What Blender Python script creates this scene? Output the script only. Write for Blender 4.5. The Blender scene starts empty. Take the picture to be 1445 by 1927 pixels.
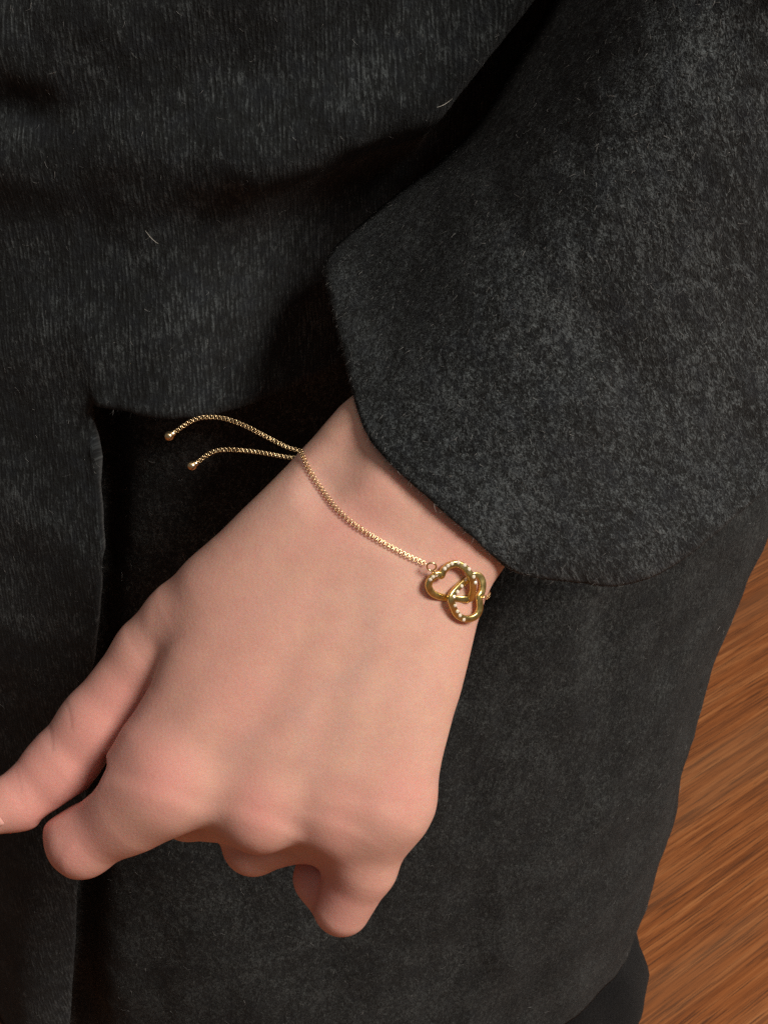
import bpy, bmesh, math, random
import numpy as np
from mathutils import Vector, Matrix
from mathutils.bvhtree import BVHTree

random.seed(7)
rng = np.random.default_rng(11)
S = bpy.context.scene
COL = S.collection

# ------------------------------------------------------------------ camera
TILT = math.radians(35)            # looking down 35 degrees
CAM = np.array([0.0, 0.0, 1.08])
R_ = np.array([1.0, 0.0, 0.0])
U_ = np.array([0.0, math.sin(TILT), math.cos(TILT)])
B_ = np.array([0.0, -math.cos(TILT), math.sin(TILT)])     # towards the camera
DIST = 420.0                       # mm from the lens to the hand
cam = bpy.data.cameras.new("camera")
cam.sensor_fit = 'VERTICAL'
cam.sensor_height = 24.0
cam.lens = 12.0 / (963.5 * 0.15 / DIST)
cam.clip_start = 0.01
cam.clip_end = 50
cam.dof.use_dof = True
cam.dof.focus_distance = 0.415
cam.dof.aperture_fstop = 70
camo = bpy.data.objects.new("camera", cam)
COL.objects.link(camo)
camo.matrix_world = Matrix(((R_[0], U_[0], B_[0], CAM[0]), (R_[1], U_[1], B_[1], CAM[1]),
                            (R_[2], U_[2], B_[2], CAM[2]), (0, 0, 0, 1)))
S.camera = camo

# ------------------------------------------------------------------ light
world = bpy.data.worlds.new("World")
S.world = world
world.use_nodes = True
bg = world.node_tree.nodes["Background"]
bg.inputs[0].default_value = (1.0, 0.94, 0.88, 1)
bg.inputs[1].default_value = 0.11


def lamp(name, pos, target, size, watts, colour):
    l = bpy.data.lights.new(name, 'AREA')
    l.shape = 'DISK'
    l.size = size
    l.energy = watts
    l.color = colour
    o = bpy.data.objects.new(name, l)
    COL.objects.link(o)
    o.location = pos
    d = Vector(target) - Vector(pos)
    o.rotation_euler = d.to_track_quat('-Z', 'Y').to_euler()
    return o


HAND = CAM - 0.42 * B_


def rel(x, y, z):
    return HAND + x * R_ + y * U_ + z * B_


lamp("ceiling_lamp", rel(1.75, 1.10, 2.10), HAND, 1.05, 114.0, (1.0, 0.93, 0.84))
lamp("fill_lamp", rel(-0.2, 1.6, 2.2), HAND, 1.4, 7.0, (1.0, 0.86, 0.72))  # added soft fill to open up the shade, no such lamp known
S.view_settings.view_transform = 'Standard'
S.view_settings.look = 'None'
S.view_settings.exposure = 0.0
S.view_settings.gamma = 1.0
S.cycles.use_denoising = False

# ------------------------------------------------------------------ helpers
K = 0.15


def loc(px, py, z=0.0):
    """photo position at a depth -> millimetres in the hand's own frame (x right, y up, z towards the lens)"""
    f = (DIST - z) / DIST
    return np.array([(px - 722.5) * K * f, -(py - 963.5) * K * f, z])


LM = np.array([R_, U_, B_]).T


def to_world(p):
    p = np.asarray(p, float)
    return HAND + (p * 0.001) @ LM.T


def to_local(w):
    return ((np.asarray(w, float) - HAND) @ LM) * 1000.0


def project(w):
    l = to_local(w)
    f = DIST / (DIST - l[..., 2])
    return l[..., 0] * f / K + 722.5, -l[..., 1] * f / K + 963.5


def mesh_obj(name, verts, faces, mat=None, parent=None, smooth=True, offset=None):
    me = bpy.data.meshes.new(name)
    v = np.asarray(verts, float)
    if offset is not None:
        v = v - np.asarray(offset)
    me.from_pydata(v.tolist(), [], faces if isinstance(faces, list) else faces.tolist())
    me.update()
    if smooth:
        me.polygons.foreach_set('use_smooth', np.ones(len(me.polygons), bool))
    o = bpy.data.objects.new(name, me)
    COL.objects.link(o)
    if mat:
        me.materials.append(mat)
    if parent:
        o.parent = parent
    return o


def thing(name, label, cat, location):
    o = bpy.data.objects.new(name, None)
    COL.objects.link(o)
    o.empty_display_size = 0.02
    o.location = location
    o['label'] = label
    o['category'] = cat
    return o


def spline(pts, n):
    """centripetal-ish Catmull-Rom through points, n samples evenly by length"""
    P = np.asarray(pts, float)
    P = np.vstack([2 * P[0] - P[1], P, 2 * P[-1] - P[-2]])
    out = []
    for i in range(1, len(P) - 2):
        p0, p1, p2, p3 = P[i - 1:i + 3]
        for t in np.linspace(0, 1, 24, endpoint=False):
            out.append(0.5 * ((2 * p1) + (-p0 + p2) * t + (2 * p0 - 5 * p1 + 4 * p2 - p3) * t * t
                              + (-p0 + 3 * p1 - 3 * p2 + p3) * t ** 3))
    out.append(P[-2])
    out = np.array(out)
    d = np.r_[0, np.cumsum(np.linalg.norm(np.diff(out, axis=0), axis=1))]
    s = np.linspace(0, d[-1], n)
    return np.stack([np.interp(s, d, out[:, k]) for k in range(out.shape[1])], 1)


def sstep(a, b, x):
    t = np.clip((x - a) / (b - a), 0, 1)
    return t * t * (3 - 2 * t)


class Noise:
    """smooth value noise on a 2-D plane, for folds"""

    def __init__(self, seed):
        self.t = np.random.default_rng(seed).random((64, 64)) * 2 - 1

    def __call__(self, x, y):
        xi = np.floor(x).astype(int)
        yi = np.floor(y).astype(int)
        fx = x - xi
        fy = y - yi
        fx = fx * fx * (3 - 2 * fx)
        fy = fy * fy * (3 - 2 * fy)
        t = self.t
        a = t[xi % 64, yi % 64]
        b = t[(xi + 1) % 64, yi % 64]
        c = t[xi % 64, (yi + 1) % 64]
        d = t[(xi + 1) % 64, (yi + 1) % 64]
        return (a * (1 - fx) + b * fx) * (1 - fy) + (c * (1 - fx) + d * fx) * fy


# ------------------------------------------------------------------ materials
class NT:
    def __init__(self, name):
        self.m = bpy.data.materials.new(name)
        self.m.use_nodes = True
        self.t = self.m.node_tree
        self.n = self.t.nodes
        self.b = self.n["Principled BSDF"]

    def new(self, kind, **kw):
        nd = self.n.new(kind)
        for k, v in kw.items():
            if k.startswith('in_'):
                key = k[3:]
                key = int(key) if key.isdigit() else key
                nd.inputs[key].default_value = v
            else:
                setattr(nd, k, v)
        return nd

    def link(self, a, b):
        self.t.links.new(a, b)

    def ramp(self, src, stops, interp='LINEAR'):
        r = self.new('ShaderNodeValToRGB')
        r.color_ramp.interpolation = interp
        e = r.color_ramp.elements
        while len(e) < len(stops):
            e.new(0.5)
        for el, (p, c) in zip(e, stops):
            el.position = p
            el.color = (*c, 1) if len(c) == 3 else c
        self.link(src, r.inputs[0])
        return r.outputs[0]

    def noise(self, vec, scale, detail=3, rough=0.55, dist=0.0):
        n = self.new('ShaderNodeTexNoise', in_Scale=scale, in_Detail=detail, in_Roughness=rough, in_Distortion=dist)
        self.link(vec, n.inputs['Vector'])
        return n.outputs['Fac']

    def mapping(self, vec, scale=(1, 1, 1), rot=(0, 0, 0)):
        m = self.new('ShaderNodeMapping')
        m.inputs['Scale'].default_value = scale
        m.inputs['Rotation'].default_value = rot
        self.link(vec, m.inputs['Vector'])
        return m.outputs[0]

    def math(self, op, a, b=None):
        m = self.new('ShaderNodeMath', operation=op)
        for i, x in enumerate((a, b)):
            if x is None:
                continue
            if isinstance(x, (int, float)):
                m.inputs[i].default_value = x
            else:
                self.link(x, m.inputs[i])
        return m.outputs[0]

    def mix(self, fac, a, b, mode='MIX'):
        m = self.new('ShaderNodeMix', data_type='RGBA', blend_type=mode)
        for s, x in ((m.inputs[0], fac), (m.inputs[6], a), (m.inputs[7], b)):
            if isinstance(x, (int, float)):
                s.default_value = x
            elif isinstance(x, tuple):
                s.default_value = (*x, 1)
            else:
                self.link(x, s)
        return m.outputs[2]

    def bump(self, h, strength, dist, normal=None):
        b = self.new('ShaderNodeBump', in_Strength=strength, in_Distance=dist)
        self.link(h, b.inputs['Height'])
        if normal is not None:
            self.link(normal, b.inputs['Normal'])
        return b.outputs[0]


def wool(name, knit, dark, mid, light, nap):
    """dark boiled wool; uv is in metres on the cloth, v down the cloth"""
    t = NT(name)
    uv = t.new('ShaderNodeUVMap').outputs[0]
    fine = t.noise(t.mapping(uv, (1750, 1750 * nap, 1), (0, 0, 0.12)), 1.0, 3, 0.6, 1.2)
    clump = t.noise(t.mapping(uv, (520, 520 * nap, 1), (0, 0, 0.2)), 1.0, 4, 0.65, 0.6)
    cloud = t.noise(uv, 38, 3, 0.6)
    h = t.math('ADD', t.math('MULTIPLY', fine, 0.64), t.math('MULTIPLY', clump, 0.36))
    if knit:
        wob = t.noise(t.mapping(uv, (130, 60, 1)), 1.0, 2)
        sx = t.new('ShaderNodeSeparateXYZ')
        t.link(uv, sx.inputs[0])
        ph = t.math('ADD', t.math('MULTIPLY', sx.outputs[0], 2 * math.pi / 0.00098), t.math('MULTIPLY', wob, 14.0))
        rib = t.math('MULTIPLY', t.math('ADD', t.math('SINE', ph), 1.0), 0.5)
        streak = t.noise(t.mapping(uv, (1500, 170, 1)), 1.0, 3, 0.6)
        h = t.math('ADD', t.math('MULTIPLY', h, 0.52),
                   t.math('ADD', t.math('MULTIPLY', rib, 0.045), t.math('MULTIPLY', streak, 0.40)))
    h2 = t.math('ADD', t.math('MULTIPLY', h, 0.82), t.math('MULTIPLY', cloud, 0.18))
    c = t.ramp(h2, [(0.41, dark), (0.50, mid), (0.605, light)])
    tint = t.noise(uv, 160, 2)
    c = t.mix(t.math('MULTIPLY', t.ramp(tint, [(0.45, (0, 0, 0)), (0.7, (1, 1, 1))]), 0.35), c,
              (mid[0] * 0.9, mid[1] * 0.98, mid[2] * 1.35))
    t.link(c, t.b.inputs['Base Color'])
    t.b.inputs['Roughness'].default_value = 0.95
    t.b.inputs['Specular IOR Level'].default_value = 0.15
    t.b.inputs['Sheen Weight'].default_value = 0.05
    t.b.inputs['Sheen Roughness'].default_value = 0.6
    t.link(t.bump(h, 1.0, 0.0014), t.b.inputs['Normal'])
    return t.m


M_knit = wool("charcoal_knit", True, (0.0025, 0.0029, 0.0030), (0.0108, 0.0127, 0.0135), (0.072, 0.082, 0.085), 0.5)
M_felt = wool("charcoal_felt", False, (0.0014, 0.0017, 0.0018), (0.0135, 0.0158, 0.0168), (0.098, 0.112, 0.117), 0.75)
M_skirt = wool("charcoal_skirt", False, (0.0014, 0.0017, 0.0017), (0.0086, 0.0101, 0.0102), (0.064, 0.072, 0.072), 0.5)
M_black = wool("black_twill", False, (0.0008, 0.0008, 0.001), (0.0022, 0.0022, 0.0028), (0.005, 0.005, 0.006), 0.5)

t = NT("wool_fibre")
at = t.new('ShaderNodeAttribute', attribute_name='tone')
t.link(t.ramp(at.outputs['Fac'], [(0.0, (0.007, 0.007, 0.007)), (0.7, (0.07, 0.069, 0.067)), (1.0, (0.46, 0.455, 0.44))]),
       t.b.inputs['Base Color'])
t.b.inputs['Roughness'].default_value = 0.7
t.b.inputs['Specular IOR Level'].default_value = 0.25
M_fibre = t.m

t = NT("white_hair")
t.b.inputs['Base Color'].default_value = (0.55, 0.52, 0.46, 1)
t.b.inputs['Roughness'].default_value = 0.4
M_hair = t.m

t = NT("skin")
tc = t.new('ShaderNodeTexCoord').outputs['Object']
att = t.new('ShaderNodeAttribute', attribute_name='skin_tone')
sp = t.new('ShaderNodeSeparateColor')
t.link(att.outputs['Color'], sp.inputs[0])
red, blue, crease = sp.outputs[0], sp.outputs[1], sp.outputs[2]
mot = t.noise(tc, 95, 4, 0.6)
c = t.ramp(mot, [(0.3, (0.60, 0.335, 0.262)), (0.7, (0.67, 0.400, 0.320))])
mot2 = t.noise(tc, 170, 3, 0.55)
c = t.mix(t.math('MULTIPLY', t.ramp(mot2, [(0.45, (0, 0, 0)), (0.68, (1, 1, 1))]), 0.40), c, (0.70, 0.44, 0.315))
c = t.mix(t.math('MULTIPLY', t.ramp(mot2, [(0.32, (1, 1, 1)), (0.52, (0, 0, 0))]), 0.30), c, (0.66, 0.345, 0.285))
c = t.mix(t.math('MULTIPLY', red, 0.75), c, (0.65, 0.275, 0.245))
c = t.mix(t.math('MULTIPLY', blue, 0.24), c, (0.40, 0.29, 0.27))
c = t.mix(t.math('MULTIPLY', crease, 0.40), c, (0.36, 0.15, 0.13))
pore = t.noise(tc, 1400, 2, 0.5)
c = t.mix(0.10, c, t.ramp(pore, [(0.3, (0.45, 0.25, 0.2)), (0.7, (0.75, 0.5, 0.4))]))
t.link(c, t.b.inputs['Base Color'])
t.b.inputs['Roughness'].default_value = 0.52
t.b.inputs['Specular IOR Level'].default_value = 0.35
t.b.inputs['Subsurface Weight'].default_value = 0.5
t.b.inputs['Subsurface Radius'].default_value = (1.0, 0.32, 0.18)
t.b.inputs['Subsurface Scale'].default_value = 0.004
vor = t.new('ShaderNodeTexVoronoi', in_Scale=1100.0)
t.link(tc, vor.inputs['Vector'])
wr = t.noise(t.mapping(tc, (1, 1, 1)), 420, 4, 0.6, 0.5)
hh = t.math('ADD', t.math('MULTIPLY', vor.outputs['Distance'], 0.5), t.math('MULTIPLY', wr, 0.8))
hh = t.math('SUBTRACT', hh, t.math('MULTIPLY', crease, 1.5))
t.link(t.bump(hh, 0.09, 0.0007), t.b.inputs['Normal'])
M_skin = t.m

t = NT("nail")
t.b.inputs['Base Color'].default_value = (0.66, 0.36, 0.31, 1)
t.b.inputs['Roughness'].default_value = 0.22
t.b.inputs['Subsurface Weight'].default_value = 0.2
t.b.inputs['Subsurface Scale'].default_value = 0.001
M_nail = t.m

def gold(name, lo, hi, r0, r1):
    t = NT(name)
    tc = t.new('ShaderNodeTexCoord').outputs['Object']
    n1 = t.noise(tc, 700, 3)
    t.link(t.ramp(n1, [(0.3, lo), (0.7, hi)]), t.b.inputs['Base Color'])
    t.b.inputs['Metallic'].default_value = 1.0
    t.link(t.ramp(n1, [(0.3, (r0,) * 3), (0.7, (r1,) * 3)]), t.b.inputs['Roughness'])
    return t.m


M_gold = gold("gold_chain", (0.82, 0.60, 0.32), (0.93, 0.71, 0.42), 0.20, 0.30)
M_heart = gold("gold_heart", (0.70, 0.53, 0.19), (0.80, 0.62, 0.25), 0.24, 0.36)

t = NT("rhinestone")
t.b.inputs['Base Color'].default_value = (0.97, 0.90, 0.76, 1)
t.b.inputs['Metallic'].default_value = 0.2
t.b.inputs['Roughness'].default_value = 0.08
t.b.inputs['Specular IOR Level'].default_value = 1.0
M_stone = t.m

# floor: oiled wood, grain along local x of the texture space
t = NT("wood_floor")
tc = t.new('ShaderNodeTexCoord').outputs['Object']
ROT = math.radians(-38)
base = t.mapping(tc, (1, 1, 1), (0, 0, ROT))
g1 = t.noise(t.mapping(base, (4.0, 110, 1)), 1.0, 5, 0.65, 0.7)
g2 = t.noise(t.mapping(base, (11, 560, 1)), 1.0, 4, 0.72, 0.3)
g3 = t.noise(t.mapping(base, (1.6, 14, 1)), 1.0, 3, 0.5, 0.4)
c = t.ramp(g1, [(0.30, (0.19, 0.055, 0.014)), (0.52, (0.36, 0.114, 0.030)), (0.72, (0.53, 0.210, 0.070))])
c = t.mix(t.math('MULTIPLY', t.ramp(g2, [(0.39, (1, 1, 1)), (0.51, (0, 0, 0))]), 0.85), c, (0.085, 0.030, 0.011))
c = t.mix(t.math('MULTIPLY', t.ramp(g3, [(0.42, (0, 0, 0)), (0.7, (1, 1, 1))]), 0.4), c, (0.33, 0.17, 0.082))
t.link(c, t.b.inputs['Base Color'])
t.link(t.ramp(g2, [(0.3, (0.55, 0.55, 0.55)), (0.7, (0.36, 0.36, 0.36))]), t.b.inputs['Roughness'])
t.link(t.bump(t.math('ADD', g2, t.math('MULTIPLY', g1, 0.4)), 0.35, 0.0008), t.b.inputs['Normal'])
M_floor = t.m

# ------------------------------------------------------------------ floor
fl = mesh_obj("floor", [(-4, -3, 0), (4, -3, 0), (4, 5, 0), (-4, 5, 0)], [[0, 1, 2, 3]], M_floor, smooth=False)
fl['kind'] = 'structure'
fl['label'] = 'reddish brown wooden floor with diagonal dark grain beside the wearer'

# ------------------------------------------------------------------ the wearer
BX, BY = -0.045, 0.545
person = thing("person",
               "standing person in charcoal wool knitwear with one bare hand hanging loosely curled",
               "person", (BX, BY, 0.0))
PO = np.array([BX, BY, 0.0])


def add_uv(o, uv):
    me = o.data
    lay = me.uv_layers.new(name="uv")
    vi = np.empty(len(me.loops), np.int32)
    me.loops.foreach_get('vertex_index', vi)
    lay.data.foreach_set('uv', np.asarray(uv, np.float32)[vi].ravel())


def tube_grid(name, theta, zrows, disp, a, b, mat, parent, keep=None, zshift=None, thick=0.003, tshift=None):
    """cloth round the body: theta measured from straight in front (-y), positive to the wearer's left (+x)"""
    th, zz = np.meshgrid(theta, zrows)
    th0 = th
    th = th + (tshift(th, zz) if tshift else 0)
    z2 = zz + (zshift(th, zz) if zshift else 0)
    aa = a(z2) if callable(a) else a
    bb = b(z2) if callable(b) else b
    nx, ny = np.sin(th) / aa, -np.cos(th) / bb
    ln = np.sqrt(nx * nx + ny * ny)
    x = BX + aa * np.sin(th)
    d = disp(x, z2, th)
    x = x + d * nx / ln
    y = BY - bb * np.cos(th) + d * ny / ln
    V = np.stack([x, y, z2], -1).reshape(-1, 3)
    nr, nc = th.shape
    i = np.arange(nr - 1)[:, None] * nc + np.arange(nc - 1)[None, :]
    F = np.stack([i, i + 1, i + nc + 1, i + nc], -1)
    if keep is not None:
        k = keep(th0, zz)
        kk = k[:-1, :-1] & k[1:, 1:]
        F = F[kk]
    F = F.reshape(-1, 4)
    used = np.unique(F)
    remap = -np.ones(len(V), int)
    remap[used] = np.arange(len(used))
    o = mesh_obj(name, V[used], remap[F], mat, parent, offset=PO)
    u = th * 0.18
    add_uv(o, np.stack([u, z2], -1).reshape(-1, 2)[used])
    s = o.modifiers.new("cloth", 'SOLIDIFY')
    s.thickness = thick
    s.offset = -1
    s.use_rim = True
    return o, V[used], remap[F]


fold_a, fold_b, fold_c = Noise(3), Noise(8), Noise(21)


def body_a(z):
    return 0.205 + 0.02 * np.clip((z - 0.6) / 0.35, -1, 1)


FRONT = 0.402


def x_at(px, py, y=FRONT):
    """where the sight line through a photo position meets the wearer's front"""
    l = loc(px, py)
    d = to_world(l) - CAM
    p = CAM + d * (y - CAM[1]) / d[1]
    return p[0], p[2]


hx, hz = x_at(450, 765)
SPLIT_X, _ = x_at(192, 760)
HEM = hz


RECESS = 0.034


def sweater_disp(x, z, th):
    px, py = project(np.stack([x, np.full_like(x, FRONT), z], -1))
    d = np.zeros_like(x)
    # soft roll of cloth above the fold that runs from the left up to the armpit
    line = 352 - 0.0 * px + np.where(px > 480, -(px - 480) * 0.30, 0) - np.where(px > 820, (px - 820) * 0.9, 0)
    e = py - line
    d += 0.009 * np.exp(-((e + 75) / 85) ** 2) * sstep(-250, 450, px)
    d -= RECESS * sstep(-40, 150, e) * sstep(280, 740, px)
    # dent on the far left
    d -= 0.0025 * np.exp(-(((px - 20) / 90) ** 2 + ((py - 225) / 35) ** 2))
    d += 0.002 * np.exp(-(((px - 60) / 170) ** 2 + ((py - 150) / 40) ** 2))
    d += 0.0022 * np.sin(py / 58.0 + 0.0035 * px + 1.6 * fold_b(px / 240, py / 300)) * sstep(760, 420, px) * sstep(420, 330, py)
    # low bulge above the hem
    d += 0.006 * np.exp(-((py - 640) / 110) ** 2) * sstep(700, 300, px)
    d += 0.0014 * fold_a(px / 170, py / 150) + 0.0008 * fold_b(px / 60, py / 80) + 0.0004 * fold_c(px / 18, py / 22)
    # longer panel on the left hangs a little forward
    d += 0.014 * sstep(HEM + 0.04, HEM - 0.05, z)
    d += 0.006 * np.cos((px - 82) / 34.0) * sstep(HEM - 0.10, HEM - 0.32, z) * (px < 260)
    d += 0.004 * np.exp(-((z - HEM) / 0.012) ** 2) * (px > 190)
    return d


def hem_shift(th, zz):
    x = BX + 0.21 * np.sin(th)
    px, _ = project(np.stack([x, np.full_like(x, FRONT), np.full_like(x, HEM)], -1))
    s = np.interp(px, [150, 190, 240, 300, 350, 450, 560, 660, 800], [0.0055, 0.0055, 0.0045, 0.002, 0.0, -0.0008, 0.0, 0.001, 0.003])
    s = s + 0.0006 * fold_c(px / 9.0, 0 * px + 3.3)
    return s * np.exp(-np.abs(zz - HEM) / 0.03)


theta = np.concatenate([np.linspace(-math.pi, -1.1, 40)[:-1], np.linspace(-1.1, 1.1, 190), np.linspace(1.1, math.pi, 40)[1:]])
sp_th = math.asin((SPLIT_X - BX) / 0.21)
theta = np.sort(np.r_[theta, sp_th, sp_th + 0.004])
LOW = 0.50
zr = np.concatenate([np.linspace(LOW, HEM, 110)[:-1], np.linspace(HEM, 1.16, 110)])


def sweater_keep(th, zz):
    return (zz >= HEM - 1e-6) | ((th < sp_th + 1e-5) & (th > -1.6))


def panel_shear(th, zz):
    return -0.27 * np.clip((HEM - 0.05 - zz) / (HEM - 0.05 - LOW), 0, 1) * sstep(-1.3, sp_th, th)


def body_b(z):
    return 0.143 + 0 * z


sweater, SV, SF = tube_grid("sweater", theta, zr, sweater_disp, body_a, body_b, M_knit, person, sweater_keep, hem_shift, 0.0035, panel_shear)
sweater['label'] = 'ribbed charcoal knit sweater front with a raised hem and a longer left panel'


def skirt_a(z):
    return np.interp(z, [0.42, 0.453, 0.481, 0.506, 0.537, 0.571, 0.602, 0.643, 0.698, 0.78, 1.0],
                     [0.188, 0.1915, 0.197, 0.201, 0.2065, 0.209, 0.2147, 0.218, 0.2235, 0.226, 0.226])


SK_HEM = 0.455


def skirt_disp(x, z, th):
    px, py = project(np.stack([x, np.full_like(x, FRONT), z], -1))
    d = np.full_like(x, -0.012)
    d -= RECESS * sstep(280, 740, px) * sstep(1250, 900, py)
    d += 0.0045 * fold_b(px / 260 + 5, py / 420) + 0.0016 * fold_a(px / 70 + 9, py / 120)
    d += 0.0005 * fold_c(px / 18, py / 25)
    d -= 0.010 * np.exp(-((px - 190 + (py - 760) * 0.075) / 42) ** 2)      # deep crease under the panel edge
    d += 0.004 * np.sin((px - 600 + 0.2 * py) / 120.0) * sstep(1500, 1900, py)
    return d


th2 = np.concatenate([np.linspace(-math.pi, -1.2, 40)[:-1], np.linspace(-1.2, 1.75, 220), np.linspace(1.75, math.pi, 30)[1:]])
skirt, KV, KF = tube_grid("skirt", th2, np.linspace(SK_HEM, 1.0, 190), skirt_disp, skirt_a, body_b, M_skirt, person, None, None, 0.003)
skirt['label'] = 'felted charcoal wool skirt behind the hand'


# black trouser legs under the hem, with shoes, standing on the floor
_lp = spline([(0.06, 0.050), (0.20, 0.052), (0.33, 0.054), (0.362, 0.0605), (0.386, 0.0672), (0.408, 0.0615), (0.432, 0.051), (0.5, 0.050), (0.8, 0.055)], 160)
LEG_Z, LEG_W = _lp[:, 0], _lp[:, 1]


def leg(cx, cy, name):
    rows = np.linspace(0.06, 0.80, 110)
    an = np.linspace(0, 2 * math.pi, 48, endpoint=False)
    V, F = [], []
    for r_i, z in enumerate(rows):
        w = np.interp(z, LEG_Z, LEG_W)
        for a_ in an:
            q = w * (1 + 0.05 * fold_a(a_ * 2 + cx * 50, z * 14)) + 0.004 * fold_b(a_ * 3, z * 30)
            V.append((cx + q * math.cos(a_), cy + q * 0.95 * math.sin(a_), z))
    n = len(an)
    for r_i in range(len(rows) - 1):
        for k in range(n):
            F.append([r_i * n + k, r_i * n + (k + 1) % n, (r_i + 1) * n + (k + 1) % n, (r_i + 1) * n + k])
    o = mesh_obj(name, V, F, M_black, person, offset=PO)
    add_uv(o, [(0.07 * math.atan2(v[1] - cy, v[0] - cx), v[2]) for v in V])
    return o


leg(BX + 0.128, BY + 0.00, "trouser_leg")
leg(BX - 0.110, BY + 0.00, "trouser_leg")
for cx in (BX + 0.130, BX - 0.110):
    bm = bmesh.new()
    bmesh.ops.create_uvsphere(bm, u_segments=24, v_segments=14, radius=1)
    for v in bm.verts:
        v.co.x *= 0.047 * (1 - 0.12 * v.co.y)
        v.co.y = v.co.y * 0.13 - 0.05
        v.co.z = max(v.co.z, -0.55) * (0.058 if v.co.y > -0.1 else 0.045) + 0.032
        v.co += Vector((cx - BX, 0, 0))
    me = bpy.data.meshes.new("shoe")
    bm.to_mesh(me)
    bm.free()
    me.materials.append(M_black)
    o = bpy.data.objects.new("shoe", me)
    COL.objects.link(o)
    o.parent = person
    uvl = me.uv_layers.new(name="uv")

# ------------------------------------------------------------------ hand
H = 0.75
X0, X1, Y0, Y1, Z0, Z1 = -128, 62, -126, 84, -62, 36
gx = np.arange(X0, X1 + H, H, dtype=np.float32)
gy = np.arange(Y0, Y1 + H, H, dtype=np.float32)
gz = np.arange(Z0, Z1 + H, H, dtype=np.float32)
GX, GY = np.meshgrid(gx, gy, indexing='ij')


def poly_sd(pts):
    """signed distance on the grid, positive inside"""
    P = np.asarray(pts, np.float32)[:, :2]
    d = np.full(GX.shape, 1e9, np.float32)
    inside = np.zeros(GX.shape, bool)
    n = len(P)
    for i in range(n):
        a, b = P[i], P[(i + 1) % n]
        e = b - a
        L = float(e @ e) + 1e-9
        t_ = np.clip(((GX - a[0]) * e[0] + (GY - a[1]) * e[1]) / L, 0, 1)
        d = np.minimum(d, (GX - a[0] - t_ * e[0]) ** 2 + (GY - a[1] - t_ * e[1]) ** 2)
        c_ = (a[1] > GY) != (b[1] > GY)
        with np.errstate(divide='ignore', invalid='ignore'):
            xi = (b[0] - a[0]) * (GY - a[1]) / (b[1] - a[1] + 1e-12) + a[0]
        inside ^= c_ & (GX < xi)
    d = np.sqrt(d)
    return np.where(inside, d, -d)


def smin(a, b, k):
    h = np.clip(0.5 + 0.5 * (b - a) / k, 0, 1)
    return b * (1 - h) + a * h - k * h * (1 - h)


left_edge = [(1010, 330), (900, 455), (800, 575), (720, 680), (665, 745), (640, 766), (605, 806), (572, 850), (543, 888), (512, 925),
             (470, 975), (410, 1060), (350, 1150), (312, 1215), (297, 1250), (282, 1289), (247, 1347), (229, 1372), (217, 1402), (204, 1434), (192, 1462)]
right_edge = [(1240, 690), (1130, 835), (1030, 962), (950, 1064), (925, 1100), (912, 1128), (897, 1174), (880, 1249), (866, 1305), (853, 1346), (833, 1424),
              (820, 1492), (806, 1536)]
bottom = [(180, 1500), (250, 1522), (300, 1530), (350, 1527), (400, 1532), (450, 1554), (490, 1563), (530, 1558), (580, 1548), (640, 1556), (700, 1572), (760, 1585), (830, 1590)]
strip = [loc(*p, -3) for p in left_edge] + [loc(150, 1560, -3), loc(60, 1900, -3)] + [loc(760, 1900, -3), loc(800, 1580, -3)] + [loc(*p, -3) for p in right_edge[::-1]]
above = [loc(-400, 1500)] + [loc(*p, -4) for p in bottom] + [loc(1600, 1590), loc(1600, -300), loc(-400, -300)]
dS = poly_sd(strip)
dB = poly_sd(above)
# position along the hand: 0 wrist, 1 knuckles
ax0, ax1 = loc(752, 985)[:2], loc(545, 1525)[:2]
av = ax1 - ax0
AL = ((GX - ax0[0]) * av[0] + (GY - ax0[1]) * av[1]) / float(av @ av)
side = ((GX - ax0[0]) * -av[1] + (GY - ax0[1]) * av[0]) / float(np.linalg.norm(av))     # + towards the little finger
Rs = np.interp(AL, [-0.6, 0.0, 0.35, 0.8, 1.0], [29, 29, 26, 21, 17]).astype(np.float32)
T = np.interp(AL, [-0.6, 0.0, 0.35, 0.8, 1.0], [20.5, 17.5, 15.0, 13.0, 12.0]).astype(np.float32)
ZC = np.interp(AL, [-0.8, 0.0, 0.4, 0.8, 1.05], [2, -1.5, -1.5, -2.0, -4.0]).astype(np.float32)
ZC = ZC - 0.0011 * side * side * sstep(0.3, 0.9, AL) + 0.03 * side * sstep(-0.1, 0.2, AL) * 0
Rb = 11.0
a_ = np.maximum(1 - dS / Rs, 0)
b_ = np.maximum(1 - dB / Rb, 0)
lat2 = (a_ * a_ + b_ * b_)[..., None]
F_ = (np.sqrt(lat2 + ((gz[None, None] - ZC[..., None]) / T[..., None]) ** 2) - 1) * T[..., None]
F_ = F_.astype(np.float32)


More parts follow.
